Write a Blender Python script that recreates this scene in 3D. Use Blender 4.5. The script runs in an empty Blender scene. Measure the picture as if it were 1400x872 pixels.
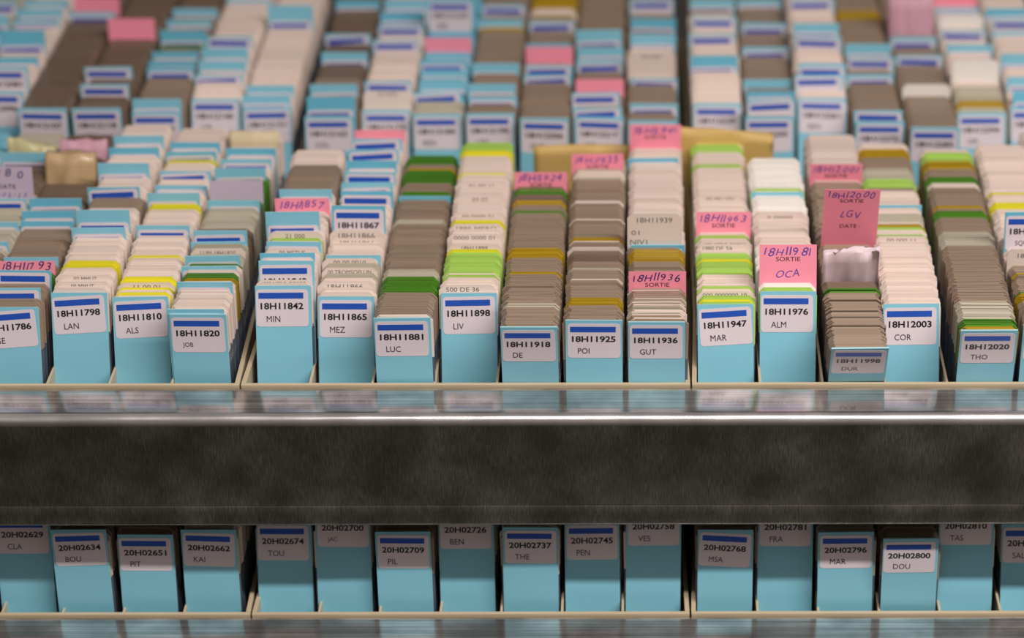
import bpy, math, random
from mathutils import Vector, Matrix, Euler
random.seed(7)
R = math.radians
MM = 0.001
SC = bpy.context.scene
COL = SC.collection

# ------------------------------------------------------------------ camera
E = R(27.0)          # downward pitch
F = 3631.0           # focal length in pixels of the 1400 px frame
D0 = 1190.5          # distance along the axis to the upper lip, mm
CX, CY = 885.0, 436.0
OFF = 29.2
CAM = Vector((0, -D0*math.cos(E)+OFF*math.sin(E), D0*math.sin(E)+OFF*math.cos(E)))
cd = bpy.data.cameras.new('camera')
cam = bpy.data.objects.new('camera', cd); COL.objects.link(cam)
cam.location = CAM*MM
cam.rotation_euler = (Matrix.Rotation(math.pi/2-E, 3, 'X') @ Matrix.Rotation(R(-0.10), 3, 'Z')).to_euler()
cd.sensor_width = 36.0; cd.lens = F/1400*36.0
cd.shift_x = -185/1400.0
cd.clip_start = .05; cd.clip_end = 30
cd.dof.use_dof = True; cd.dof.focus_distance = 1.192; cd.dof.aperture_fstop = 5.0
SC.camera = cam

# ------------------------------------------------------------------ world, lamps, exposure
w = bpy.data.worlds.new('room_light'); SC.world = w; w.use_nodes = True
w.node_tree.nodes['Background'].inputs[0].default_value = (1.0, .93, .88, 1)
w.node_tree.nodes['Background'].inputs[1].default_value = .25
def area(name, loc, rot, sx, sy, power, col):
    l = bpy.data.lights.new(name, 'AREA'); l.shape = 'RECTANGLE'; l.size = sx; l.size_y = sy
    l.energy = power; l.color = col
    o = bpy.data.objects.new(name, l); COL.objects.link(o); o.location = loc; o.rotation_euler = rot
    return o
area('ceiling_tube_light', (.95, -.72, 1.40), (R(-27), 0, 0), 2.2, .10, 60, (1, .93, .90))
area('front_fill_light', (.2, -2.1, 1.75), (R(-48), 0, 0), 2.4, .5, 22, (1, .93, .88))  # added soft fill from the front, brightens the upright card faces
SC.view_settings.view_transform = 'Standard'; SC.view_settings.look = 'None'
SC.view_settings.gamma = 1; SC.view_settings.use_curve_mapping = False
SC.view_settings.exposure = 0.28

# ------------------------------------------------------------------ projection helpers (used to size and place things in mm)
def proj(x, y, z):
    v = Vector((x, y, z)) - CAM
    d = v.y*math.cos(E) - v.z*math.sin(E)
    u = v.y*math.sin(E) + v.z*math.cos(E)
    return CX + F*v.x/d, CY - F*u/d, F/d

# ------------------------------------------------------------------ materials
def mat(name, col, rough=.5, metal=0., var=.0, scale=40., spec=.5, coat=0., bump=0., stretch=(1, 1, 1), col2=None):
    m = bpy.data.materials.new(name); m.use_nodes = True
    nt = m.node_tree; b = nt.nodes['Principled BSDF']
    b.inputs['Base Color'].default_value = (*col, 1); b.inputs['Roughness'].default_value = rough
    b.inputs['Metallic'].default_value = metal; b.inputs['Specular IOR Level'].default_value = spec
    b.inputs['Coat Weight'].default_value = coat
    if var or col2:
        tc = nt.nodes.new('ShaderNodeTexCoord'); mp = nt.nodes.new('ShaderNodeMapping')
        mp.inputs['Scale'].default_value = stretch
        n = nt.nodes.new('ShaderNodeTexNoise'); n.inputs['Scale'].default_value = scale; n.inputs['Detail'].default_value = 4
        r = nt.nodes.new('ShaderNodeMix'); r.data_type = 'RGBA'
        c2 = col2 or tuple(min(1, c*(1+var)) for c in col); c1 = col if col2 else tuple(c*(1-var) for c in col)
        r.inputs['A'].default_value = (*c1, 1); r.inputs['B'].default_value = (*c2, 1)
        nt.links.new(tc.outputs['Object'], mp.inputs['Vector']); nt.links.new(mp.outputs['Vector'], n.inputs['Vector'])
        nt.links.new(n.outputs['Fac'], r.inputs['Factor']); nt.links.new(r.outputs['Result'], b.inputs['Base Color'])
        if bump:
            bp = nt.nodes.new('ShaderNodeBump'); bp.inputs['Strength'].default_value = bump; bp.inputs['Distance'].default_value = .0005
            nt.links.new(n.outputs['Fac'], bp.inputs['Height']); nt.links.new(bp.outputs['Normal'], b.inputs['Normal'])
    return m
def lin(r, g, b):
    f = lambda c: ((c/255+.055)/1.055)**2.4 if c > 10 else c/255/12.92
    return (f(r), f(g), f(b))
def tints(name, base, n=3, sp=.10, **k):
    out = []
    for i in range(n):
        f = 1 + sp*(2*i/(n-1)-1)
        out.append(mat(f'{name}_{"abcdef"[i]}', tuple(min(1, c*f) for c in lin(*base)), **k))
    return out
PAL = {
 'W': tints('frosted_white', (226, 208, 196), sp=.08, rough=.45),
 'S': tints('frosted_grey', (186, 178, 158), sp=.12, rough=.4),
 'B': tints('clear_glass_edge', (152, 132, 114), 4, sp=.09, rough=.28),
 'K': tints('dark_glass_edge', (122, 102, 86), sp=.08, rough=.28),
 'G': tints('dark_green_end', (74, 128, 34), sp=.18, rough=.35),
 'L': tints('light_green_end', (168, 204, 96), sp=.12, rough=.4),
 'Y': tints('yellow_end', (222, 212, 42), sp=.10, rough=.4),
 'O': tints('ochre_end', (172, 140, 26), sp=.15, rough=.35),
 'C': tints('blue_end', (122, 188, 206), sp=.08, rough=.4),
 'Z': tints('glare_white_end', (240, 234, 226), sp=.05, rough=.22, coat=.6),  # glossy white ends, base colour whitened to carry painted glare
}
GLASS = mat('glass_body', lin(84, 96, 110), rough=.15, coat=.5)
CARD = mat('blue_card', lin(132, 198, 218), rough=.42, var=.03, scale=60, spec=.4)
CARDE = mat('blue_card_edge', lin(176, 222, 230), rough=.5)
CARD2 = mat('deep_blue_card', lin(106, 186, 212), rough=.42, var=.03, scale=60, spec=.4)
STICK = mat('white_sticker', lin(222, 210, 216), rough=.42, spec=.4)
BAR = mat('blue_print', lin(32, 82, 182), rough=.4)
INK = mat('black_print', lin(22, 18, 24), rough=.5)
GINK = mat('grey_print', lin(96, 94, 90), rough=.5)
PEN = mat('violet_ink', lin(92, 62, 160), rough=.5)
PEND = mat('navy_ink', lin(34, 32, 110), rough=.5)
PINK = mat('pink_paper', lin(255, 150, 172), rough=.6, var=.03, scale=80)
LILAC = mat('lilac_paper', lin(206, 186, 206), rough=.6)
BEIGE = mat('beige_plastic', lin(196, 178, 148), rough=.38, var=.04, scale=30, spec=.5)
DARK = mat('dark_floor', lin(58, 54, 50), rough=.7, var=.1, scale=6)
def pouch_mat(name, c, rough=.35, coat=.3):
    m = mat(name, lin(*c), rough=rough, var=.10, scale=45, coat=coat, bump=.5); return m
P_TAN = pouch_mat('tan_wrapping', (196, 166, 124)); P_YEL = pouch_mat('pale_yellow_wrapping', (196, 186, 140))
P_PINK = pouch_mat('pink_tissue', (210, 160, 176), .6, 0); P_LIL = pouch_mat('lilac_tissue', (232, 208, 214), .7, 0)
P_BUFF = pouch_mat('buff_paper', (212, 176, 104), .55, 0); P_CREAM = pouch_mat('cream_paper', (214, 196, 160), .6, 0)

def steel(name, c1, c2, stretch, rough, bmp=.1, metal=1., ticks=0):
    m = bpy.data.materials.new(name); m.use_nodes = True
    nt = m.node_tree; b = nt.nodes['Principled BSDF']; N = nt.nodes.new; Lk = nt.links.new
    b.inputs['Metallic'].default_value = metal
    tc = N('ShaderNodeTexCoord'); mp = N('ShaderNodeMapping'); mp.inputs['Scale'].default_value = stretch
    n1 = N('ShaderNodeTexNoise'); n1.inputs['Scale'].default_value = 60; n1.inputs['Detail'].default_value = 6; n1.inputs['Roughness'].default_value = .65
    n2 = N('ShaderNodeTexNoise'); n2.inputs['Scale'].default_value = 38; n2.inputs['Detail'].default_value = 3
    Lk(tc.outputs['Object'], mp.inputs['Vector']); Lk(mp.outputs['Vector'], n1.inputs['Vector']); Lk(tc.outputs['Object'], n2.inputs['Vector'])
    mu = N('ShaderNodeMath'); mu.operation = 'MULTIPLY'; Lk(n1.outputs['Fac'], mu.inputs[0]); Lk(n2.outputs['Fac'], mu.inputs[1])
    cr = N('ShaderNodeValToRGB'); cr.color_ramp.elements[0].position = .16; cr.color_ramp.elements[0].color = (*c1, 1)
    cr.color_ramp.elements[1].position = .42; cr.color_ramp.elements[1].color = (*c2, 1)
    Lk(mu.outputs[0], cr.inputs[0]); Lk(cr.outputs[0], b.inputs['Base Color'])
    if ticks:
        m2 = N('ShaderNodeMapping'); m2.inputs['Scale'].default_value = (95, 95, 6); n3 = N('ShaderNodeTexNoise'); n3.inputs['Scale'].default_value = 30; n3.inputs['Detail'].default_value = 2
        Lk(tc.outputs['Object'], m2.inputs['Vector']); Lk(m2.outputs['Vector'], n3.inputs['Vector'])
        r3 = N('ShaderNodeMapRange'); r3.inputs['From Min'].default_value = .60; r3.inputs['From Max'].default_value = .74; r3.inputs['To Max'].default_value = ticks
        Lk(n3.outputs['Fac'], r3.inputs['Value'])
        mx = N('ShaderNodeMix'); mx.data_type = 'RGBA'; mx.inputs['B'].default_value = (.85, .82, .68, 1)
        Lk(r3.outputs[0], mx.inputs['Factor']); Lk(cr.outputs[0], mx.inputs['A']); Lk(mx.outputs['Result'], b.inputs['Base Color'])
    mr = N('ShaderNodeMapRange'); mr.inputs['From Min'].default_value = .1; mr.inputs['From Max'].default_value = .45
    mr.inputs['To Min'].default_value = rough*.8; mr.inputs['To Max'].default_value = rough*1.35
    Lk(mu.outputs[0], mr.inputs['Value']); Lk(mr.outputs[0], b.inputs['Roughness'])
    bp = N('ShaderNodeBump'); bp.inputs['Strength'].default_value = bmp; bp.inputs['Distance'].default_value = .0002
    Lk(n1.outputs['Fac'], bp.inputs['Height']); Lk(bp.outputs['Normal'], b.inputs['Normal'])
    return m
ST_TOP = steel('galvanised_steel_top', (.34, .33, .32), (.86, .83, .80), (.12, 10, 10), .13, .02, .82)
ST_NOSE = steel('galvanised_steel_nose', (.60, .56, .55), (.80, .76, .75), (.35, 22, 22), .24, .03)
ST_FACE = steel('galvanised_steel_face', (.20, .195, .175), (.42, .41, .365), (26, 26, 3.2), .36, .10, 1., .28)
ST_IN = mat('steel_sheet', lin(110, 106, 100), rough=.45, metal=.8)

# ------------------------------------------------------------------ mesh helpers (mm in, metres out)
def mesh(name, vs, fs, mats, mi=None, smooth=False):
    me = bpy.data.meshes.new(name)
    me.from_pydata([(a*MM, b*MM, c*MM) for a, b, c in vs], [], fs)
    for m in mats: me.materials.append(m)
    if mi: me.polygons.foreach_set('material_index', mi)
    if smooth: me.polygons.foreach_set('use_smooth', [True]*len(me.polygons))
    me.update(); return me
def obj(name, me, parent=None, loc=None):
    o = bpy.data.objects.new(name, me); COL.objects.link(o)
    if parent is not None: o.parent = parent
    if loc is not None: o.location = Vector(loc)*MM
    return o
def empty(name, loc=(0, 0, 0)): return obj(name, None, None, loc)
def tag(o, label=None, cat=None, group=None, kind=None):
    if label: o['label'] = label
    if cat: o['category'] = cat
    if group: o['group'] = group
    if kind: o['kind'] = kind
    return o
def boxv(x0, x1, y0, y1, z0, z1, o=0):
    v = [(x0,y0,z0),(x1,y0,z0),(x1,y1,z0),(x0,y1,z0),(x0,y0,z1),(x1,y0,z1),(x1,y1,z1),(x0,y1,z1)]
    f = [(3,2,1,0),(4,5,6,7),(0,1,5,4),(1,2,6,5),(2,3,7,6),(3,0,4,7)]
    return v, [tuple(i+o for i in q) for q in f]
def box(name, x0, x1, y0, y1, z0, z1, m, parent=None, bev=0):
    v, f = boxv(x0, x1, y0, y1, z0, z1)
    o = obj(name, mesh(name, v, f, [m]), parent)
    if bev:
        b = o.modifiers.new('bevel', 'BEVEL'); b.width = bev*MM; b.segments = 2
    return o

# slide: chamfered upper corners, 25.6 x 76 x 1 mm; local z along its length, y through its thickness, front at y = 0
SW, SL, ST = 12.8, 76.0, 1.0
def outline_prism(pts, y0, y1, o=0):
    n = len(pts)
    v = [(x, y0, z) for x, z in pts] + [(x, y1, z) for x, z in pts]
    f = [tuple(o+i for i in range(n)), tuple(o+n+i for i in reversed(range(n)))]
    for i in range(n):
        j = (i+1) % n; f.append((o+i, o+n+i, o+n+j, o+j))
    return v, f
END = 20.0
def low_pts(L=SL, e=END, b=0): return [(-SW, -b), (SW, -b), (SW, L-e), (-SW, L-e)]
def end_pts(L=SL, e=END, c=2.2): return [(-SW, L-e), (SW, L-e), (SW, L-c), (SW-c, L), (-SW+c, L), (-SW, L-c)]
_m = {}
def slide_meshes(code, k, ext=0):
    ext = round(ext); key = (code, k, ext)
    if key not in _m:
        v, f = outline_prism(low_pts(b=ext), 0, ST); a = mesh('glass_body', v, f, [GLASS])
        v, f = outline_prism(end_pts(), 0, ST); b = mesh('frosted_end', v, f, [PAL[code][k]])
        v, f = outline_prism(low_pts(e=END)[:2] + end_pts()[1:], 0, ST)
        _m[key] = (a, b)
    return _m[key]
def xform(o, x, y, z, t, rz=0.0, ry=0.0):
    o.location = Vector((x, y, z))*MM
    o.rotation_euler = (Matrix.Rotation(rz, 3, 'Z') @ Matrix.Rotation(-t, 3, 'X') @ Matrix.Rotation(ry, 3, 'Y')).to_euler()

# ---- everything past the counted slides goes into one mass
MASS_V, MASS_F, MASS_M = [], [], []
MASSMATS = [GLASS]; MIDX = {}
for c in PAL:
    for k, m_ in enumerate(PAL[c]): MIDX[(c, k)] = len(MASSMATS); MASSMATS.append(m_)
def mass_slide(code, k, x, y, z, t, rz, ry, ext=0):
    M = Matrix.Rotation(rz, 3, 'Z') @ Matrix.Rotation(-t, 3, 'X') @ Matrix.Rotation(ry, 3, 'Y')
    P = Vector((x, y, z))
    for pts, mi in ((low_pts(b=ext), 0), (end_pts(), MIDX[(code, k)])):
        v, f = outline_prism(pts, 0, ST, len(MASS_V))
        MASS_V.extend(tuple(M @ Vector(q) + P) for q in v); MASS_F.extend(f); MASS_M.extend([mi]*len(f))

# ------------------------------------------------------------------ lettering
_g = {}
def raw_text(s, bold):
    key = (s, bold)
    if key in _g: return _g[key]
    cu = bpy.data.curves.new('t', 'FONT'); cu.body = s; cu.dimensions = '2D'; cu.fill_mode = 'BOTH'; cu.size = 1
    cu.resolution_u = 3; cu.offset = .026 if bold else 0
    o = bpy.data.objects.new('t', cu); COL.objects.link(o)
    bpy.context.view_layer.update()
    me = bpy.data.meshes.new_from_object(o.evaluated_get(bpy.context.evaluated_depsgraph_get()))
    vs = [tuple(v.co) for v in me.vertices]; fs = [tuple(p.vertices) for p in me.polygons]
    bpy.data.objects.remove(o); bpy.data.curves.remove(cu); bpy.data.meshes.remove(me)
    x0 = min(v[0] for v in vs); x1 = max(v[0] for v in vs); y0 = min(v[1] for v in vs); y1 = max(v[1] for v in vs)
    _g[key] = ([(v[0]-x0, v[1]-y0) for v in vs], fs, x1-x0, y1-y0); return _g[key]
def text_pts(s, x, y, h, w=None, bold=False, hand=False):
    """returns 2D vertices and faces; (x, y) is the lower left corner, h the letter height, w the total width"""
    if not hand:
        vs, fs, W, H = raw_text(s, bold)
        kx = (w/W) if w else h/H*.92; ky = h/H
        return [(x+a*kx, y+b*ky) for a, b in vs], fs
    V, Fc = [], []; rr = random.Random(s); cur = 0
    tot = sum((raw_text(c, False)[2] if c != ' ' else .3)+.16 for c in s); kk = w/tot
    for ch in s:
        if ch != ' ':
            vs, fs, W, H = raw_text(ch, False)
            adv = (W+.16)*kk; hh = h*rr.uniform(.82, 1.1); ww = min(W*kk, W/H*hh*1.15); sh = rr.uniform(.15, .4); dy = rr.uniform(-.15, .15)*h
            a0 = rr.uniform(-.12, .12); n = len(V)
            for a, b in vs:
                px = a/W*ww + b/H*hh*sh; py = b/H*hh
                V.append((x+cur+px*math.cos(a0)-py*math.sin(a0), y+dy+px*math.sin(a0)+py*math.cos(a0)))
            Fc += [tuple(i+n for i in q) for q in fs]
        cur += adv if ch != ' ' else .46*kk
    return V, Fc
def print_obj(name, items, mats, parent, fn):
    """items: list of (verts2d, faces, material index); fn maps 2D to 3D"""
    V, Fc, Mi = [], [], []
    for vs, fs, mi in items:
        n = len(V); V += [fn(*q) for q in vs]; Fc += [tuple(i+n for i in q) for q in fs]; Mi += [mi]*len(fs)
    return obj(name, mesh(name, V, Fc, mats, Mi), parent)

# ------------------------------------------------------------------ blue index card with its sticker
CW = 12.65
def bow(s, L, b): return -b*math.sin(math.pi*max(0, min(1, s/L)))
def card_mesh(L, b, th=.7, w=CW, m=None, me=None, curl=0):
    n = 10; V, Fc, Mi = [], [], []
    for i in range(n+1):
        s = L*i/n; y = bow(s, L, b)
        for (x, yy) in ((-w, y), (w, y), (w, y+th), (-w, y+th)): V.append((x, yy, s))
    for i in range(n):
        a = i*4
        for k in range(4):
            j = (k+1) % 4; Fc.append((a+k, a+j, a+4+j, a+4+k)); Mi.append(0 if k in (0, 2) else 1)
    Fc.append((0, 3, 2, 1)); Mi.append(1); Fc.append((n*4, n*4+1, n*4+2, n*4+3)); Mi.append(1)
    return mesh('index_card', V, Fc, [m or CARD, me or CARDE], Mi, False)
def round_rect(w, h, r, n=5):
    P = []
    for cx, cy, a0 in ((w-r, h-r, 0), (r, h-r, 90), (r, r, 180), (w-r, r, 270)):
        for k in range(n+1):
            a = R(a0+90*k/n); P.append((cx+r*math.cos(a), cy+r*math.sin(a)))
    return P
LW, LH = 23.6, 17.0
_cm = {}
def make_card(num=None, name=None, b=0.0, margin=1.6, lrot=0.0, lx=-.2, deep=False, sticker=True, L=76.0, bar2=False):
    b = round(b, 2); margin = round(margin*2)/2 if not num else margin
    key = ('card', b, L, deep)
    if key not in _cm: _cm[key] = card_mesh(L, b, m=CARD2 if deep else CARD)
    o = obj('index_card', _cm[key])
    if not sticker: return o
    ca, sa = math.cos(R(lrot)), math.sin(R(lrot))
    def fn(off):
        def g(x, z):      # label coordinates: x right from its left edge, z up from its bottom
            xx = x-LW/2; zz = z-LH/2
            X = lx + xx*ca - zz*sa; S = L-margin-LH/2 + xx*sa + zz*ca
            return (X, bow(S, L, b)-off, S)
        return g
    k2 = ('st', b, L, margin, lrot, lx)
    if k2 not in _cm:
        rows = 6; P = round_rect(LW, LH, 1.6); V = []; Fc = []
        # rounded label with a little thickness, as a ring pair
        for q in P: V.append(fn(.12)(*q))
        for q in P: V.append(fn(.01)(*q))
        n = len(P); Fc = [tuple(range(n))] + [(i, i+n, (i+1) % n+n, (i+1) % n) for i in range(n)]
        Fc = [tuple(reversed(Fc[0]))] + Fc[1:]
        _cm[k2] = mesh('paper_label', V, Fc, [STICK])
        g = fn(.16); nn = 4
        V = []; Fc = []
        for i in range(nn+1):
            x = 1.15 + 20.35*i/nn; V += [g(x, LH-4.25), g(x, LH-1.5)]
        for i in range(nn): Fc.append((i*2, i*2+2, i*2+3, i*2+1))
        _cm[('bar',)+k2] = mesh('blue_bar', V, Fc, [BAR])
    s = obj('paper_label', _cm[k2], o); obj('blue_bar', _cm[('bar',)+k2], s)
    if num:
        it = []
        v, f = text_pts(num, 2.0, LH-9.1, 3.0, 19.4, True); it.append((v, f, 0))
        if name:
            v, f = text_pts(name, 4.6, LH-14.9, 2.75); it.append((v, f, 0))
        print_obj('lettering', it, [INK], s, fn(.19))
    return o
def make_note(m, L, lines, w=12.7, th=.25, b=.3):
    """paper slip: lines = (text, size, from the top, hand?, material)"""
    o = obj('paper_slip', card_mesh(L, b, th, w, m, m))
    for s, h, top, hand, ink, wd in lines:
        if hand: v, f = text_pts(s, -wd/2, 0, h, wd, hand=True)
        else: v, f = text_pts(s, -wd/2, 0, h, wd)
        print_obj('handwriting' if hand else 'lettering', [(v, f, 0)], [ink], o, lambda x, z: (x, bow(L-top-h+z, L, b)-.06, L-top-h+z))
    return o

# ------------------------------------------------------------------ crumpled packets
from mathutils import noise
def pouch(name, w, d, h, m, loc, t, amp=2.0, seed=0, rz=0, cut=0.0, label='', group=None):
    nx, nz, ny = 14, 14, 4
    V, Fc = [], []; idx = {}
    def P(i, j, k):
        key = (i, j, k)
        if key not in idx:
            u = i/nx*2-1; v = j/ny*2-1; s = k/nz
            taper = 1-.55*s**2                                 # thins towards the folded top
            x = u*w/2; y = v*d/2*taper*(1-.35*u*u); z = s*h
            q = Vector((u*1.7+seed, v*.8, s*2.2))
            nv = noise.noise_vector(q*1.1)*amp + noise.noise_vector(q*3.1)*amp*.35
            fold = amp*.7*abs(noise.noise(Vector((u*2+seed, s*3.3, 5))))
            x += nv.x*.5; y += (nv.y+fold)*min(1, .4+s); z += nv.z*.8*s - cut*(u+1)/2*h*s*.5
            idx[key] = len(V); V.append((x, y, z))
        return idx[key]
    for i in range(nx):
        for k in range(nz):
            Fc.append((P(i,0,k), P(i+1,0,k), P(i+1,0,k+1), P(i,0,k+1))); Fc.append((P(i+1,ny,k), P(i,ny,k), P(i,ny,k+1), P(i+1,ny,k+1)))
        for j in range(ny):
            Fc.append((P(i,j,nz), P(i+1,j,nz), P(i+1,j+1,nz), P(i,j+1,nz))); Fc.append((P(i,j+1,0), P(i+1,j+1,0), P(i+1,j,0), P(i,j,0)))
    for j in range(ny):
        for k in range(nz):
            Fc.append((P(0,j+1,k), P(0,j,k), P(0,j,k+1), P(0,j+1,k+1))); Fc.append((P(nx,j,k), P(nx,j+1,k), P(nx,j+1,k+1), P(nx,j,k+1)))
    o = obj(name, mesh(name, V, Fc, [m], None, True)); xform(o, *loc, t, R(rz)); 
    return o

# ------------------------------------------------------------------ the drawers
TP, COLP = 202.3, 28.0            # tray pitch and column pitch across
TD = 214.0                        # tray pitch in depth
TX = {0: 19.7-2*TP, 1: 19.7-TP, 2: 19.7}     # left edge of each tray
D = 45.0
LOW = Vector((0, -20.0, -109.0))
def rail_profile(y0, z0):
    """steel front rail: top plate, rounded nose, face with a crease, bottom return (outer line then inner line)"""
    P = [(-1.0, -1.6)]
    P += [(-22.3, -1.6)]
    r = 4.6
    for k in range(1, 10):
        a = R(90*k/10); P.append((-22.3-r*math.sin(a), -1.6-r+r*math.cos(a)))
    P += [(-26.9, -6.2), (-26.9, -47.0), (-26.75, -47.3), (-26.9, -47.6), (-26.9, -56.2), (-26.5, -57.2), (-25.6, -57.8), (-19.0, -57.8)]
    return [(y+y0, z+z0) for y, z in P]
def rail(parent, y0, z0, x0=-470, x1=330):
    P = rail_profile(y0, z0); th = 1.2
    n = len(P); nrm = []
    for i in range(n):
        a = Vector(P[max(0, i-1)]); b = Vector(P[min(n-1, i+1)]); d = (b-a).normalized(); nrm.append(Vector((d.y, -d.x)))
    inner = [(P[i][0]+nrm[i].x*-th, P[i][1]+nrm[i].y*-th) for i in range(n)]
    # orientation check: the inner line must lie below/behind the outer one
    if inner[0][1] > P[0][1]: inner = [(P[i][0]+nrm[i].x*th, P[i][1]+nrm[i].y*th) for i in range(n)]
    loop = P + inner[::-1]; N_ = len(loop); V = [(x0, y, z) for y, z in loop] + [(x1, y, z) for y, z in loop]; Fc = []; Mi = []
    for i in range(N_):
        j = (i+1) % N_; Fc.append((i, j, j+N_, i+N_)); Mi.append(0 if i < 1 else 1)
    Fc.append(tuple(range(N_))); Fc.append(tuple(reversed(range(N_, 2*N_)))); Mi += [1, 1]
    # split the nose material: top plate and nose share the smoother finish
    for i in range(1, 11): Mi[i] = 2
    o = obj('front_rail', mesh('front_rail', V, Fc, [ST_TOP, ST_FACE, ST_NOSE], Mi), parent)
    for p in o.data.polygons:
        if len(p.vertices) == 4: p.use_smooth = True
    try:
        o.data.set_sharp_from_angle(angle=R(35))
    except Exception: pass
    import bmesh
    bm = bmesh.new(); bm.from_mesh(o.data); bmesh.ops.recalc_face_normals(bm, faces=bm.faces); bm.to_mesh(o.data); bm.free()
    return o
def drawer(name, label, y0, z0, depth):
    t = empty(name, (0, y0, z0)); tag(t, label, 'drawer')
    def loc(o): o.location = -Vector((0, y0, z0))*MM; return o
    loc(rail(t, y0, z0))
    loc(box('base_panel', -470, 330, y0-19, y0+depth, z0-51, z0-48.2, ST_IN, t))
    loc(box('side_panel', -472.5, -470.2, y0-19, y0+depth, z0-51, z0-8, ST_IN, t)); loc(box('side_panel', 330.2, 332.5, y0-19, y0+depth, z0-51, z0-8, ST_IN, t))
    loc(box('rear_panel', -470, 330, y0+depth, y0+depth+2, z0-51, z0-6, ST_IN, t))
    return t
drawer('steel_drawer', 'upper galvanised steel drawer with broad dark front rail', 0, 0, 2*TD+4)
drawer('steel_drawer', 'lower galvanised steel drawer whose rail top runs along the bottom edge', LOW.y, LOW.z, TD+4)

# room shell
WALL = mat('dark_grey_wall', lin(110, 106, 100), rough=.8, var=.04, scale=5)
for nm, a in (('floor', (-2600, 2600, -3200, 1600, -905, -900)), ('wall_back', (-2600, 2600, 1600, 1610, -905, 1900)), ('wall_front', (-2600, 2600, -3210, -3200, -905, 1900)),
              ('wall_left', (-2610, -2600, -3200, 1600, -905, 1900)), ('wall_right', (2600, 2610, -3200, 1600, -905, 1900))):
    f = box(nm, *a, DARK if nm == 'floor' else WALL); f['kind'] = 'structure'

def tray(k, y0, z0, label, group=None):
    t = empty('slide_tray', (TX[k], y0, z0)); tag(t, label, 'tray', group)
    x1 = TP-.5; d = TD-.8
    def b(n, *a, bev=.25): return box(n, *a, BEIGE, t, bev)
    b('front_wall', .3, x1, 0, 1.9, -47.5, 0); b('back_wall', .3, x1, d-1.9, d, -47.5, 0)
    for sgn in (0, 1):
        P = [(.3, 1.9), (2.4, 1.9), (3.6, 70), (3.6, d-1.9), (1.9, d-1.9), (1.9, 70)]
        if sgn: P = [(TP-.2-x, y) for x, y in reversed(P)]
        V = [(x, y, -47.5) for x, y in P] + [(x, y, -.1) for x, y in P]; n = 6
        Fc = [tuple(range(n, 2*n)), tuple(reversed(range(n)))] + [(i, (i+1) % n, (i+1) % n+n, i+n) for i in range(n)]
        obj('side_wall', mesh('side_wall', V, Fc, [BEIGE]), t)
    b('base', .3, x1, 2, d-2, -47.5, -46)
    for i in range(1, 7):
        x = 3+i*COLP; b('divider', x-.55, x+.55, 2, d-2, -46, -1.0, bev=0)
    return t
def colx(k, i): return TX[k] + 3 + COLP*(i+.5)

# ------------------------------------------------------------------ column contents
N_IND = [0]
def seg_code(segs, iy):
    c = segs[0][1]
    for y, k in segs:
        if iy <= y: c = k
    return c
ORD = ['first', 'second', 'third', 'fourth', 'fifth', 'sixth', 'seventh', 'eighth', 'ninth', 'tenth', 'eleventh', 'twelfth', 'thirteenth', 'fourteenth']
ORD += ['fifteenth', 'sixteenth', 'seventeenth', 'eighteenth', 'nineteenth', 'twentieth']
CNAME = {'W': 'white-ended', 'S': 'grey-ended', 'B': 'clear brownish', 'K': 'dark clear', 'G': 'dark green-ended', 'L': 'light green-ended',
         'Y': 'yellow-ended', 'O': 'ochre-ended', 'C': 'blue-ended', 'Z': 'glossy painted-glare white-ended'}
def put_slide(code, x, y, z, t, rng, who, individual, dz=None, ext=0, nth=0):
    dz = abs(rng.gauss(0, .09 if code in 'BK' else .28)) + (rng.random() < .04)*rng.uniform(.5, 1.8) + ext
    rz = R(rng.gauss(0, .12)); ry = R(rng.gauss(0, .25)); xx = x + rng.gauss(0, .22)
    kk = len(PAL[code]); k = min(kk-1, max(0, int(rng.gauss(kk/2, kk/3.4))))
    zz = z + dz*math.cos(t); yy = y + dz*math.sin(t)
    if individual:
        a, b = slide_meshes(code, k, ext)
        o = obj('glass_slide', a); xform(o, xx, yy, zz, t, rz, ry); obj('frosted_end' if code not in 'BK' else 'clear_end', b, o)
        lb = f'{ORD[nth]} slide showing behind {who}, {CNAME[code]} glass on edge'
        tag(o, lb, 'slide', f'slides in the column behind {who}'); N_IND[0] += 1
        return o
    mass_slide(code, k, xx, yy, zz, t, rz, ry, ext)

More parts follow.
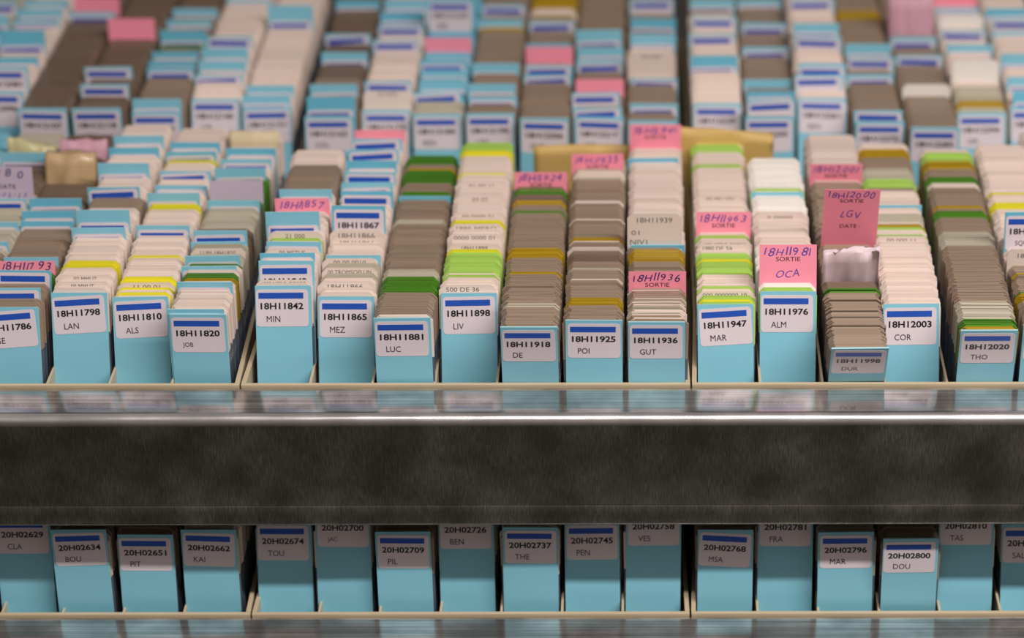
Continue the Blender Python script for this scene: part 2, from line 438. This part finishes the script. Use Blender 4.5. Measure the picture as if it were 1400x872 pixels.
def column(k, i, base, front, segs, ev, t1=6, end=None, seed=0, n_ind=17, x=None, who='', front_b=0.0, row='front', tmix=70, depth=None, cards_deep=False):
    """front = (ytop px, lean deg, number, name, label tilt, card bow)"""
    rng = random.Random(seed*31+k*7+i)
    X = colx(k, i) if x is None else x
    y0, z0 = base
    zf = z0 - D; ymax = y0 + (depth or TD) - 5
    yt, t0, num, nm, lr, bw = front
    t = R(t0)
    # foot position so that the top edge stands where it should, kept behind the front wall
    lo, hi = y0+2.2 + (max(0, D*math.tan(-t)) if t0 < 0 else 0), y0+60.0
    L = 76.0
    def topy(yf, lift=0): return proj(X, yf+(L+lift)*math.sin(t), zf+(L+lift)*math.cos(t))[1]
    yf = lo; ext = 0.0
    while topy(yf) > yt and yf < lo+3: yf += .25
    while topy(yf, ext) > yt and ext < 30: ext += .5
    raise_ = min(ext, 9) if row != 'low' else min(ext, 4)
    o = make_card(num, nm, b=bw, lrot=lr, lx=rng.uniform(-.5, .1), deep=cards_deep, L=76.0+ext)
    xform(o, X, yf, zf, t, R(rng.gauss(0, .4)), R(rng.gauss(0, .35)))
    if num and row != 'rear':
        lab = f'blue index card numbered {num} {nm or ""}'.strip() + ' at the front of its column'
    else: lab = f'blue card heading the rear-tray column in line with {who}'
    tag(o, lab, 'index card', 'cards at the column fronts')
    hidden_y = topy(yf, ext)
    yf += .9/math.cos(t)
    evs = sorted(ev, key=lambda e: -e[1]); ne = 0; nc = 0; nr = 0; y_start = yf; cnt = 0
    while True:
        fr = min(1, (yf-y_start)/tmix); tt = R(t0 + (t1-t0)*fr)
        dt = 0
        bx, by, sc = proj(X, yf+(SL+raise_)*math.sin(tt), zf+(SL+raise_)*math.cos(tt))
        if max(yf, yf+SL*math.sin(tt)*.9) > ymax+6 or yf > ymax: break
        if end is not None and by < end: break
        if ne < len(evs) and by <= evs[ne][1]:
            e = evs[ne]; ne += 1
            up = (e[1]-e[0]) / (sc*max(.5, math.cos(tt-E)))
            kind = e[2]; up = max(up, .8)
            place_event(kind, e, X, yf, zf, tt, up+raise_, rng, who, row, nc if kind in 'cCb' else nr, sc)
            if kind in 'cCb': nc += 1
            if kind in 'sw': nr += 1
            yf += 1.0/math.cos(tt); hidden_y = min(hidden_y, e[0])
            if kind == 'P': yf += e[3]['d']
            continue
        code = seg_code(segs, by)
        if code == 'X':  # random blend
            code = rng.choice('WWSBBB')
        ind = row == 'front' and n_ind > cnt and by < hidden_y-1
        if ind: cnt += 1
        put_slide(code, X, yf, zf, tt, rng, who, ind, ext=raise_, nth=cnt-1)
        # next foot; keep top and foot spacing at least one slide
        fr2 = min(1, (yf+1.1-y_start)/tmix); t2 = R(t0+(t1-t0)*fr2); shift = SL*(math.sin(tt)-math.sin(t2))
        yf += (1.012 if code in 'BK' else 1.05)/math.cos(tt) + max(0, shift)

def place_event(kind, e, X, yf, zf, t, up, rng, who, row, nc, sc):
    lift = 0; Lc = 76.0+round(up*2)/2
    rz, ry = R(rng.gauss(0, .35)), R(rng.gauss(0, .5))
    where = f'behind {who}' if row == 'front' else f'in the rear column in line with {who}'
    o = None
    if kind in 'cCb':
        mg = {'c': 1.8, 'C': max(1.8, (e[1]-e[0])/sc*.75), 'b': .9}[kind]
        num = e[3] if len(e) > 3 else None
        o = make_card(num, e[4] if len(e) > 4 else None, b=rng.choice((0, .3, .5)), margin=mg, lrot=rng.choice((0, 0, 1.5, -1.5, 3)) if kind == 'b' else rng.choice((0, .8)), lx=rng.choice((-.3, .1)), deep=rng.random() < .3, L=Lc)
        if num and row == 'front': lab = f'blue divider card numbered {num} {where}'
        else: lab = f'{ORD[nc]} blue divider card {where}'
        tag(o, lab, 'index card', 'blue divider cards among the slides')
    elif kind in 'pq':
        txt = e[3] if len(e) > 3 else []
        m = PINK if kind == 'p' else LILAC
        o = make_note(m, Lc, txt, w=13.0 if row == 'front' else 12.8)
        word = 'pink' if kind == 'p' else 'pale lilac'
        extra = f' reading {e[4]}' if len(e) > 4 else ''
        lab = f'{word} paper slip{extra} {"sticking up " if row == "front" else "at "}{e[5]+" " if len(e) > 5 else ""}{where}' if row == 'front' else f'{word} paper slip sticking up {where}'
        tag(o, lab, 'paper slip', 'paper slips among the slides'); ry = R(rng.gauss(0, .3))
    elif kind in 'sw':
        lift = up; a, b = slide_meshes('W' if kind == 's' else 'Z', 1, up)
        o = obj('glass_slide', a); bb = obj('frosted_end', b, o)
        txts = e[3] if len(e) > 3 else None
        if txts:
            for s, h, top, wd, xx, ink in txts:
                v, f = text_pts(s, xx-wd/2, 0, h, wd); print_obj('lettering', [(v, f, 0)], [ink], bb, lambda x, z: (x, -.05, SL-top-h+z))
            lab = f'{ORD[nc]} white slide with printing poking up {where}'
        else: lab = f'{ORD[nc]} white slide standing tall {where}'
        if len(e) > 4: lab = e[4]
        tag(o, lab, 'slide', 'raised slides'); N_IND[0] += 1; rz *= .4; ry *= .4
    elif kind == 'P':   # packet
        d = e[3]
        o = pouch(d['name'], d['w'], d['d'], 76+up-2-d.get('drop', 0), d['m'], (X+d.get('dx', 0), yf+d['d']/2, zf), t, d.get('amp', 1.6), d.get('seed', 1), d.get('rz', 0), d.get('cut', 0))
        tag(o, d['label'], d['cat']); return
    if o is None: return
    xform(o, X + rng.gauss(0, .35) + (0 if kind not in 'pq' else .4), yf+lift*math.sin(t), zf+lift*math.cos(t), t, rz, ry)

# slip texts: (string, height, distance from top, handwritten, ink, width)
def sortie(hand, ink=PEN, more=()):
    L = [(hand, 3.6, 1.2, True, ink, 22), ('SORTIE', 2.0, 5.6, False, INK, 11)]
    return L + list(more)
def st(s, h=1.9, top=.9, wd=None, xx=0, ink=GINK): return [(s, h, top, wd or min(18, 1.5*len(s)), xx, ink)]

# =================================================================== front trays of the upper drawer
tray(0, 0, 0, 'beige slide tray at the front whose last column is headed by card 18H11820')
tray(1, 0, 0, 'beige seven-column slide tray headed by cards 18H11842 to 18H11936')
tray(2, 0, 0, 'beige slide tray at the front whose first column is headed by card 18H11947')
tray(0, TD, 0, 'beige slide tray behind the one ending with card 18H11820')
tray(1, TD, 0, 'beige slide tray behind the one holding cards 18H11842 to 18H11936')
tray(2, TD, 0, 'beige slide tray behind the one starting with card 18H11947')

def px2x(px, y=6, z=0): return (px-CX)/proj(0, y, z)[2]
FB = (0, 0)
W_ = lambda n: 'card ' + n

# ---- tray 0
column(0, 1, FB, (430, 10, '18H11760', None, 0, 0), [(500, 'B'), (260, 'W'), (215, 'C')], [(206, 214, 'C')], n_ind=0, who='card 18H11760', seed=2)
column(0, 2, FB, (420, 10, '18H11774', None, 0, 0), [(500, 'B'), (345, 'S'), (300, 'S'), (262, 'K'), (225, 'L'), (217, 'S')],
       [(330, 340, 'c'), (302, 312, 'C'), (272, 286, 'b'), (228, 272, 'q', [('11780', 3.8, 1.6, True, PEND, 22), ('DATE', 2.2, 9.0, False, INK, 9), ('26/02/23', 2.2, 13.4, True, PEN, 20)], '11780 DATE', ''),
        (208, 226, 'C'), (188, 214, 'P', dict(name='wrapped_packet', w=24, d=10, m=P_YEL, seed=3, cut=.12, label='pale yellow crumpled packet standing behind the tan wrapped one', cat='packet'))], who='card 18H11774', seed=3, n_ind=6)
column(0, 3, FB, (441, 14, '18H11786', 'GE', 4, .3), [(470, 'B'), (386, 'G'), (370, 'B'), (275, 'K')],
       [(393, 406, 'b'), (369, 386, 'b'), (356, 369, 'p', [('18H11793', 3.6, .8, True, PEND, 23)], '18H11793 in ink', ''), (351, 358, 'C'),
        (302, 312, 'C'), (287, 301, 'C'), (271, 286, 'C'),
        (214, 250, 'P', dict(name='wrapped_packet', w=25, d=20, m=P_TAN, seed=8, label='tan glossy wrapped packet at the end of the column behind card 18H11786', cat='packet')),
        (190, 214, 'P', dict(name='tissue_packet', w=24, d=8, m=P_PINK, seed=5, dx=1, label='pink tissue packet behind the tan wrapped packet', cat='packet'))],
       x=px2x(15), t1=10, who='card 18H11786', seed=4)
column(0, 4, FB, (399, 17, '18H11798', 'LAN', 3, .3), [(470, 'W'), (365, 'Y'), (356, 'W'), (284, 'B'), (269, 'W')],
       [(386, 391, 's', st('00 MMUT')), (375, 381, 's', st('02 MMUT')), (312, 324, 'C'), (287, 311, 'C'), (256, 269, 'b'), (222, 242, 'C'), (201, 213, 'C'), (186, 200, 'C')],
       x=px2x(105), t1=8, who='card 18H11798', seed=5)
column(0, 5, FB, (406, 17, '18H11810', 'ALS', 2, .3), [(470, 'W'), (402, 'Y'), (399, 'W'), (395, 'Y'), (392, 'W'), (385, 'Y'), (379, 'W'), (351, 'Y'), (348, 'W'), (286, 'Y'), (280, 'W'), (222, 'Y'), (218, 'W')],
       [(386, 391, 's', st('11 00 01')), (308, 322, 'c'), (264, 279, 'C'), (253, 262, 'c'), (234, 246, 'b'), (208, 218, 'c'), (195, 206, 'C')],
       x=px2x(191), t1=8, end=170, who='card 18H11810', seed=6)
column(0, 6, FB, (430, 2, '18H11820', 'JOB', 0, .2), [(500, 'W'), (384, 'O'), (380, 'G'), (373, 'W'), (364, 'G'), (360, 'S'), (330, 'K'), (312, 'S'), (285, 'K'), (278, 'G'), (240, 'W')],
       [(424, 430, 'C'), (385, 396, 'C'), (364, 370, 'C'), (350, 361, 'C'), (340, 347, 's', st('LUM 18H1820')), (331, 338, 'C'), (314, 331, 'c'), (273, 284, 'C'), (247, 272, 'q', [], 'blank', 'midway'), (230, 246, 'C'), (218, 229, 'c'), (202, 215, 'C'),
        (179, 200, 'P', dict(name='folded_paper', w=25, d=8, m=P_CREAM, seed=12, amp=.7, label='cream folded paper closing the column behind card 18H11820', cat='paper'))],
       x=px2x(276), t1=8, who='card 18H11820', seed=7)
# ---- tray 1
column(1, 0, FB, (390, 17, '18H11842', 'MIN', 0, .8), [(470, 'W'), (330, 'L'), (326, 'W'), (290, 'W'), (262, 'B'), (225, 'W')],
       [(383, 388, 's', st('1985 MERO COREO', 1.9, .8, 20)), (358, 384, 'c', '18H11842'), (347, 355, 'C'), (340, 346, 's', st('00 METUS')), (331, 341, 'c'), (318, 326, 's', st('21 000')), (289, 314, 'C'),
        (272, 289, 'p', [('18H11857', 3.6, 1.2, True, PEN, 21)], '18H11857', ''), (260, 273, 'C')], x=px2x(386), t1=8, end=206, who='card 18H11842', seed=8)
column(1, 1, FB, (405, 17, '18H11865', 'MEZ', 0, .8), [(480, 'W'), (380, 'S'), (355, 'W')],
       [(386, 392, 's', st('18H11866', 2.2, 1.0, 16)), (366, 373, 's', st('00 TROMSOELLIN', 1.9, .9, 20)), (349, 355, 'C'), (354, 361, 's', st('00 00 0010')), (326, 331, 's', st('18H11866', 2.2, 1.2, 16)), (315, 327, 's', st('18H11866', 2.6, 1.3, 17)),
        (281, 316, 'c', '18H11867'), (262, 281, 'c'), (254, 262, 'b'), (250, 255, 'c'), (236, 250, 'b'), (220, 235, 'C'), (205, 220, 'b'), (190, 204, 'b'), (178, 190, 'p', [], 'blank', 'last')], x=px2x(470), t1=10, who='card 18H11865', seed=9)
column(1, 2, FB, (440, 2, '18H11881', 'LUC', 0, .3), [(500, 'W'), (430, 'B'), (400, 'G'), (379, 'S'), (370, 'B'), (306, 'S'), (300, 'B'), (270, 'G'), (264, 'B'), (250, 'G'), (234, 'O'), (230, 'B'), (224, 'G')],
       [(269, 273, 'C')], x=px2x(555), t1=8, end=213, who='card 18H11881', seed=10)
column(1, 3, FB, (401, 17, '18H11898', 'LIV', 1, .8), [(480, 'W'), (380, 'L'), (376, 'W'), (374, 'L'), (346, 'Y'), (342, 'W'), (306, 'Y'), (302, 'W'), (239, 'Y'), (236, 'W'), (214, 'Y'), (206, 'L')],
       [(390, 398, 's', st('500 DE 36', 2.0, 1.0, 15, -2)), (334, 341, 's', st('18H11899')), (320, 327, 's', st('0000 0000 01', 1.9, .8, 19)), (308, 313, 's', st('1985 MERO', 1.9, .8, 19)), (292, 298, 's', st('00 0000 01')), (268, 276, 's', st('03 02')), (250, 256, 's', st('01 00 11'))],
       x=px2x(640), t1=8, end=196, who='card 18H11898', seed=11)
column(1, 4, FB, (455, -9, '18H11918', 'DE', 0, .3), [(500, 'B'), (421, 'S'), (417, 'B'), (376, 'O'), (371, 'B'), (353, 'O'), (339, 'B'), (291, 'G'), (288, 'B'), (281, 'O'), (275, 'K'), (266, 'G'), (258, 'K')],
       [(237, 256, 'p', sortie('18H11924'), '18H11924 SORTIE', '')], x=px2x(726), t1=4, end=238, who='card 18H11918', seed=12)
column(1, 5, FB, (443, 0, '18H11925', 'POI', 0, .3), [(500, 'W'), (439, 'B'), (417, 'O'), (408, 'B'), (384, 'W'), (382, 'B'), (376, 'X'), (358, 'K'), (343, 'X'), (330, 'O'), (326, 'B'), (302, 'W'), (300, 'B'), (278, 'W'), (275, 'B'), (246, 'S'), (243, 'W'), (235, 'S')],
       [(212, 232, 'p', sortie('18H11935'), '18H11935 SORTIE', '')], x=px2x(812), t1=4, end=214, who='card 18H11925', seed=13)
column(1, 6, FB, (448, -3, '18H11936', 'GUT', 0, .3), [(500, 'X'), (408, 'B'), (401, 'X'), (394, 'B'), (357, 'O'), (342, 'B'), (337, 'C'), (335, 'W')],
       [(372, 395, 'p', sortie('18H11936', PEND), '18H11936 SORTIE', ''), (335, 338, 'C'), (294, 336, 's', [('18H11939', 2.5, 2.0, 16.5, 0, GINK), ('01', 2.2, 8.4, 3.8, -9, GINK), ('NIV1', 2.4, 13.0, 8, -7.5, GINK)]),
        (217, 223, 'C'), (172, 203, 'p', sortie('18H11941'), '18H11941 SORTIE', 'last'), (168, 173, 's')], x=px2x(898), t1=4, end=166, who='card 18H11936', seed=14)
# ---- tray 2
column(2, 0, FB, (422, 17, '18H11947', 'MAR', 3, .5), [(480, 'L'), (413, 'Y'), (410, 'L'), (404, 'Y'), (402, 'W'), (396, 'L'), (392, 'W'), (376, 'L'), (358, 'Y'), (355, 'L'), (347, 'W'), (336, 'L'), (330, 'W'), (326, 'L'), (322, 'W'), (229, 'L'), (225, 'W'), (209, 'L'), (199, 'Y'), (197, 'W')],
       [(400, 405, 's', st('000 0000000 10', 1.8, .7, 20)), (336, 343, 's', st('1980 DE 3A', 1.9, .8, 14, -3)), (330, 335, 's', st('1985 MERO COREO', 1.9, .8, 20)), (291, 319, 'p', sortie('18H11963'), '18H11963 SORTIE', ''), (268, 274, 's', st('00 MU 001'))],
       x=px2x(994), t1=10, end=194, who='card 18H11947', seed=15)
column(2, 1, FB, (400, 17, '18H11976', 'ALM', 0, .8), [(480, 'L'), (393, 'Z'), (386, 'Z'), (335, 'W'), (290, 'Z'), (262, 'L'), (258, 'Z')],
       [(336, 387, 'p', sortie('18H11981', PEN, [('OCA', 3.6, 11.2, True, PEN, 12)]), '18H11981 SORTIE OCA', ''), (293, 302, 's', st('0 00000', 1.3, 1.0, 12)), (264, 268, 'C')], x=px2x(1078), t1=12, end=217, who='card 18H11976', seed=16)
column(2, 2, FB, (488, -27, '18H11998', 'DUR', -1, .2), [(510, 'B'), (402, 'G'), (399, 'K'), (380, 'B'), (250, 'W')],
       [(334, 386, 'P', dict(name='tissue_packet', w=25.5, d=9, m=P_LIL, seed=21, cut=-.05, amp=2.4, drop=7, label='lilac crumpled tissue packet standing before the tall pink slip', cat='packet')),
        (264, 336, 'p', sortie('18H12000', PEN, [('LGV', 4.4, 12.6, True, PEN, 10), ('DATE :', 2.3, 20.6, False, INK, 9.5)]), '18H12000 SORTIE LGV DATE', 'tall'),
        (227, 249, 'p', sortie('18H12001'), '18H12001 SORTIE', 'last')], x=px2x(1169), t1=2, end=182, who='card 18H11998', seed=17, tmix=190)
column(2, 3, FB, (420, 17, '18H12003', 'COR', 0, .8), [(480, 'W'), (331, 'L'), (322, 'W'), (315, 'L'), (311, 'O'), (308, 'W'), (304, 'S'), (294, 'W'), (288, 'W'), (262, 'B'), (258, 'L'), (246, 'S'), (232, 'B'), (216, 'O'), (206, 'W')],
       [(325, 331, 's', st('00 000 11')), (281, 288, 'C')], x=px2x(1249), t1=8, end=198, who='card 18H12003', seed=18)
column(2, 4, FB, (463, -13, '18H12020', 'THO', 0, .3), [(500, 'L'), (455, 'O'), (449, 'G'), (440, 'S'), (414, 'B'), (337, 'S'), (318, 'B'), (299, 'G'), (290, 'B'), (286, 'O'), (282, 'B'), (258, 'W'), (252, 'G'), (244, 'B'), (232, 'O'), (222, 'L'), (214, 'W')],
       [], x=px2x(1344), t1=5, end=206, who='card 18H12020', seed=19)
column(2, 5, FB, (463, -8, '18H12038', 'SAU', 0, .3), [(500, 'B'), (447, 'O'), (444, 'B'), (412, 'O'), (404, 'G'), (401, 'B'), (380, 'O'), (378, 'B'), (362, 'G'), (356, 'W'), (288, 'Y'), (278, 'W'), (268, 'Y'), (265, 'W')],
       [(342, 364, 's', st('18H12041', 2.2, 2.2, 16)), (292, 342, 'c', '18H12044', 'SQU')], x=px2x(1430), t1=8, end=200, who='card 18H12038', seed=20, n_ind=10)
column(2, 6, FB, (450, 8, '18H12060', None, 0, 0), [(500, 'W'), (300, 'B'), (240, 'W')], [(150, 300, 'c')][:0], x=None, t1=8, who='card 18H12060', seed=21, n_ind=0)

# =================================================================== rear trays
RB = (TD, 0)
names = {0: ['card 18H11748', 'card 18H11760', 'card 18H11774', 'card 18H11786', 'card 18H11798', 'card 18H11810', 'card 18H11820'],
         1: ['card 18H118%s' % n for n in ('42', '65', '81', '98')] + ['card 18H119%s' % n for n in ('18', '25', '36')],
         2: ['card 18H11947', 'card 18H11976', 'card 18H11998', 'card 18H12003', 'card 18H12020', 'card 18H12038', 'card 18H12060']}
rear = {
 (0, 0): (100, 15, [(300, 'W'), (50, 'S')], [(20, 40, 'C'), (0, 20, 'c')]),
 (0, 1): (123, 15, [(300, 'W')], [(90, 122, 'c', '18H12081'), (78, 90, 'C'), (42, 70, 'C'), (28, 38, 'c'), (12, 27, 'C'), (0, 12, 'C')]),
 (0, 2): (148, 2, [(300, 'K')], [(17, 28, 'c'), (-4, 17, 'p', [])]),
 (0, 3): (148, 2, [(300, 'K')], [(116, 131, 'b'), (92, 107, 'b'), (26, 53, 'p', [])]),
 (0, 4): (153, 12, [(300, 'B'), (66, 'G'), (62, 'B'), (10, 'K')], [(136, 153, 'C'), (93, 106, 'c'), (83, 93, 'C'), (70, 82, 'C'), (42, 62, 'C'), (26, 38, 'C'), (11, 24, 'C')]),
 (0, 5): (135, 24, [(300, 'W')], [(102, 112, 'b'), (84, 101, 'C'), (66, 84, 'C'), (50, 65, 'b'), (-2, 6, 'c')]),
 (0, 6): (146, 22, [(300, 'W')], [(131, 146, 'C'), (117, 130, 'C'), (8, 38, 'C')]),
 (1, 0): (159, 12, [(300, 'B'), (110, 'K')], [(133, 157, 'C'), (115, 130, 'C'), (72, 87, 'C'), (47, 60, 'b'), (0, 14, 'C')]),
 (1, 1): (150, 24, [(300, 'W')], [(124, 148, 's', st('00 0000')), (110, 123, 'b'), (55, 70, 'b'), (35, 48, 'b'), (18, 34, 'C'), (0, 17, 'C')]),
 (1, 2): (156, 18, [(300, 'S'), (136, 'C'), (70, 'C')], [(126, 139, 'b'), (112, 126, 'C'), (97, 109, 'C'), (83, 96, 'c'), (72, 83, 'C'), (52, 71, 'p', []), (0, 50, 'c', '18H12169', 'BER')]),
 (1, 3): (155, 14, [(300, 'B'), (42, 'O'), (38, 'B')], [(132, 145, 'c'), (115, 130, 'C'), (87, 104, 'C'), (27, 40, 'C'), (7, 21, 'b')]),
 (1, 4): (162, 8, [(300, 'B'), (28, 'O'), (22, 'W'), (12, 'O')], [(103, 113, 'b'), (90, 103, 'b'), (66, 88, 'p', []), (60, 66, 'c'), (29, 42, 'b')]),
 (1, 5): (160, 14, [(300, 'B')], [(150, 161, 'b'), (128, 145, 'b'), (109, 128, 'p', []), (83, 98, 'c'), (65, 82, 'C'), (42, 63, 'C')]),
 (1, 6): (166, 10, [(300, 'B'), (108, 'W'), (66, 'B')], [(143, 154, 'c'), (108, 116, 'b'), (74, 106, 's', st('00 0000')), (47, 66, 'C'), (27, 44, 'C'), (0, 20, 'b')]),
 (2, 0): (142, 24, [(300, 'W'), (20, 'B')], [(77, 98, 'C'), (48, 62, 'b'), (24, 38, 'b'), (0, 15, 'C')]),
 (2, 1): (160, 14, [(300, 'B')], [(138, 158, 'b'), (126, 137, 'C'), (110, 125, 'C'), (65, 77, 'c'), (33, 46, 'c'), (1, 12, 'C')]),
 (2, 2): (135, 26, [(300, 'W')], [(105, 125, 'b'), (88, 104, 'c'), (52, 68, 'b'), (34, 51, 'C'), (0, 13, 'b')]),
 (2, 3): (167, 8, [(300, 'B'), (27, 'O'), (16, 'B')], [(153, 165, 'b'), (104, 118, 'c'), (80, 95, 'b'), (61, 79, 'C')]),
 (2, 4): (178, 4, [(300, 'B')], [(117, 132, 'w'), (77, 90, 'b'), (52, 65, 'c'), (0, 50, 'P', dict(name='tissue_packet', w=25, d=14, m=P_PINK, seed=31, label='dusty pink tissue packet far back in line with card 18H12020', cat='packet'))]),
 (2, 5): (155, 22, [(300, 'S'), (148, 'O'), (138, 'S'), (120, 'W')], [(84, 112, 'w'), (63, 76, 'C'), (43, 56, 'b'), (22, 38, 'w'), (12, 21, 'c'), (-6, 10, 'p', [])]),
 (2, 6): (147, 24, [(300, 'W')], [(125, 146, 'C'), (108, 124, 'C'), (75, 95, 'C'), (45, 52, 'c'), (28, 44, 'b'), (13, 27, 'C')]),
}
ser = 12074
for (k, i), (yt, t0, segs, ev) in sorted(rear.items()):
    ser += 11
    column(k, i, RB, (yt, t0, f'18H{ser}', ['COL', 'BAR', 'REN', 'LEM', 'DUB', 'GIR', 'MOR'][i], random.choice((0, 0, 1, -1.5)), .4), segs, ev, t1=8, seed=100+k*7+i, n_ind=0, who=names[k][i], row='rear')

# loose buff papers lying against the rear end of the front tray
for nm, w_, d_, h_, m_, px_, y_, zt, t_, sd, lb in (
    ('folded_paper', 50, 6, 72, P_BUFF, 792, 197, -43, 4, 41, 'buff folded paper standing behind the pink slips at the column ends of cards 18H11918 and 18H11925'),
    ('folded_paper', 54, 7, 76, P_BUFF, 990, 200, -43, 3, 44, 'buff curled paper standing behind the green-topped column of card 18H11947')):
    pass
FP = pouch('folded_paper', 50, 6, 74, P_BUFF, (px2x(796, 200, 30), 204, -45.5), R(0), .8, 41, 1)
tag(FP, 'buff folded paper standing behind the columns of cards 18H11918 and 18H11925', 'paper')
FP = pouch('folded_paper', 50, 7, 84, P_BUFF, (px2x(991, 200, 30), 205, -45.5), R(0), 1.2, 44, 0, .1)
tag(FP, 'buff curled paper standing behind the column of card 18H11947', 'paper')

# =================================================================== lower drawer
LB = (LOW.y, LOW.z)
for k, lb in ((0, 'beige slide tray in the lower drawer ending with card 20H02662'), (1, 'beige slide tray in the lower drawer holding cards 20H02674 to 20H02758'), (2, 'beige slide tray in the lower drawer starting with card 20H02768')):
    tray(k, LOW.y, LOW.z, lb)
low = [
 (0, 3, 35, 704, 9, '20H02629', 'CLA', 0, 0.2), (0, 4, 117, 723, 2, '20H02634', 'BOU', 1.8, .2), (0, 5, 202, 731, 3, '20H02651', 'PIT', 0, .2), (0, 6, 290, 724, 5, '20H02662', 'KAI', -2, .2),
 (1, 0, 387, 713, 12, '20H02674', 'TOU', 0, .4), (1, 1, 469, 696, 9, '20H02700', 'JAC', 0, .2), (1, 2, 555, 727, 4, '20H02709', 'PIL', -1, .4), (1, 3, 638, 699, 9, '20H02726', 'BEN', 0, .3),
 (1, 4, 725, 721, 3, '20H02737', 'THE', 0, .3), (1, 5, 810, 714, 10, '20H02745', 'PEN', 0, .3), (1, 6, 891, 694, 9, '20H02758', 'VES', 1, .2),
 (2, 0, 990, 725, 5, '20H02768', 'MSA', -3, .4), (2, 1, 1072, 696, 9, '20H02781', 'FRA', 0, .2), (2, 2, 1155, 729, 2, '20H02796', 'MAR', 0, .4), (2, 3, 1241, 738, -4, '20H02800', 'DOU', 0, .4),
 (2, 4, 1320, 694, 9, '20H02810', 'TAS', 0, .2), (2, 5, 1408, 718, 14, '20H02821', 'SAL', 0, .3)]
for n_, (k, i, px_, yt, t0, num, nm, lr, bw) in enumerate(low):
    c = 'WXBWSWBWXBWBWSBWW'[n_]
    column(k, i, LB, (yt, t0, num, nm, lr, bw), [(2000, c)], [], t1=8, seed=200+n_, n_ind=0, x=(px_-CX)/proj(0, LOW.y+6, LOW.z)[2], who='card '+num, row='low', depth=110)

rg = random.Random(5)
xk = (331-CX)/proj(0, LOW.y+10, LOW.z)[2] - 12.6
put_slide('W', xk, LOW.y+6.5, LOW.z-D+1, R(5), rg, 'card 20H02662, shifted sideways', True, ext=0, nth=0)

# one mass of the remaining slides
o = obj('packed_slides', mesh('packed_slides', MASS_V, MASS_F, MASSMATS, MASS_M))
tag(o, 'remaining glass slides packed on edge deep in the trays', 'slides', kind='stuff')
print('INDIVIDUAL SLIDES', N_IND[0], 'MASS FACES', len(MASS_F))
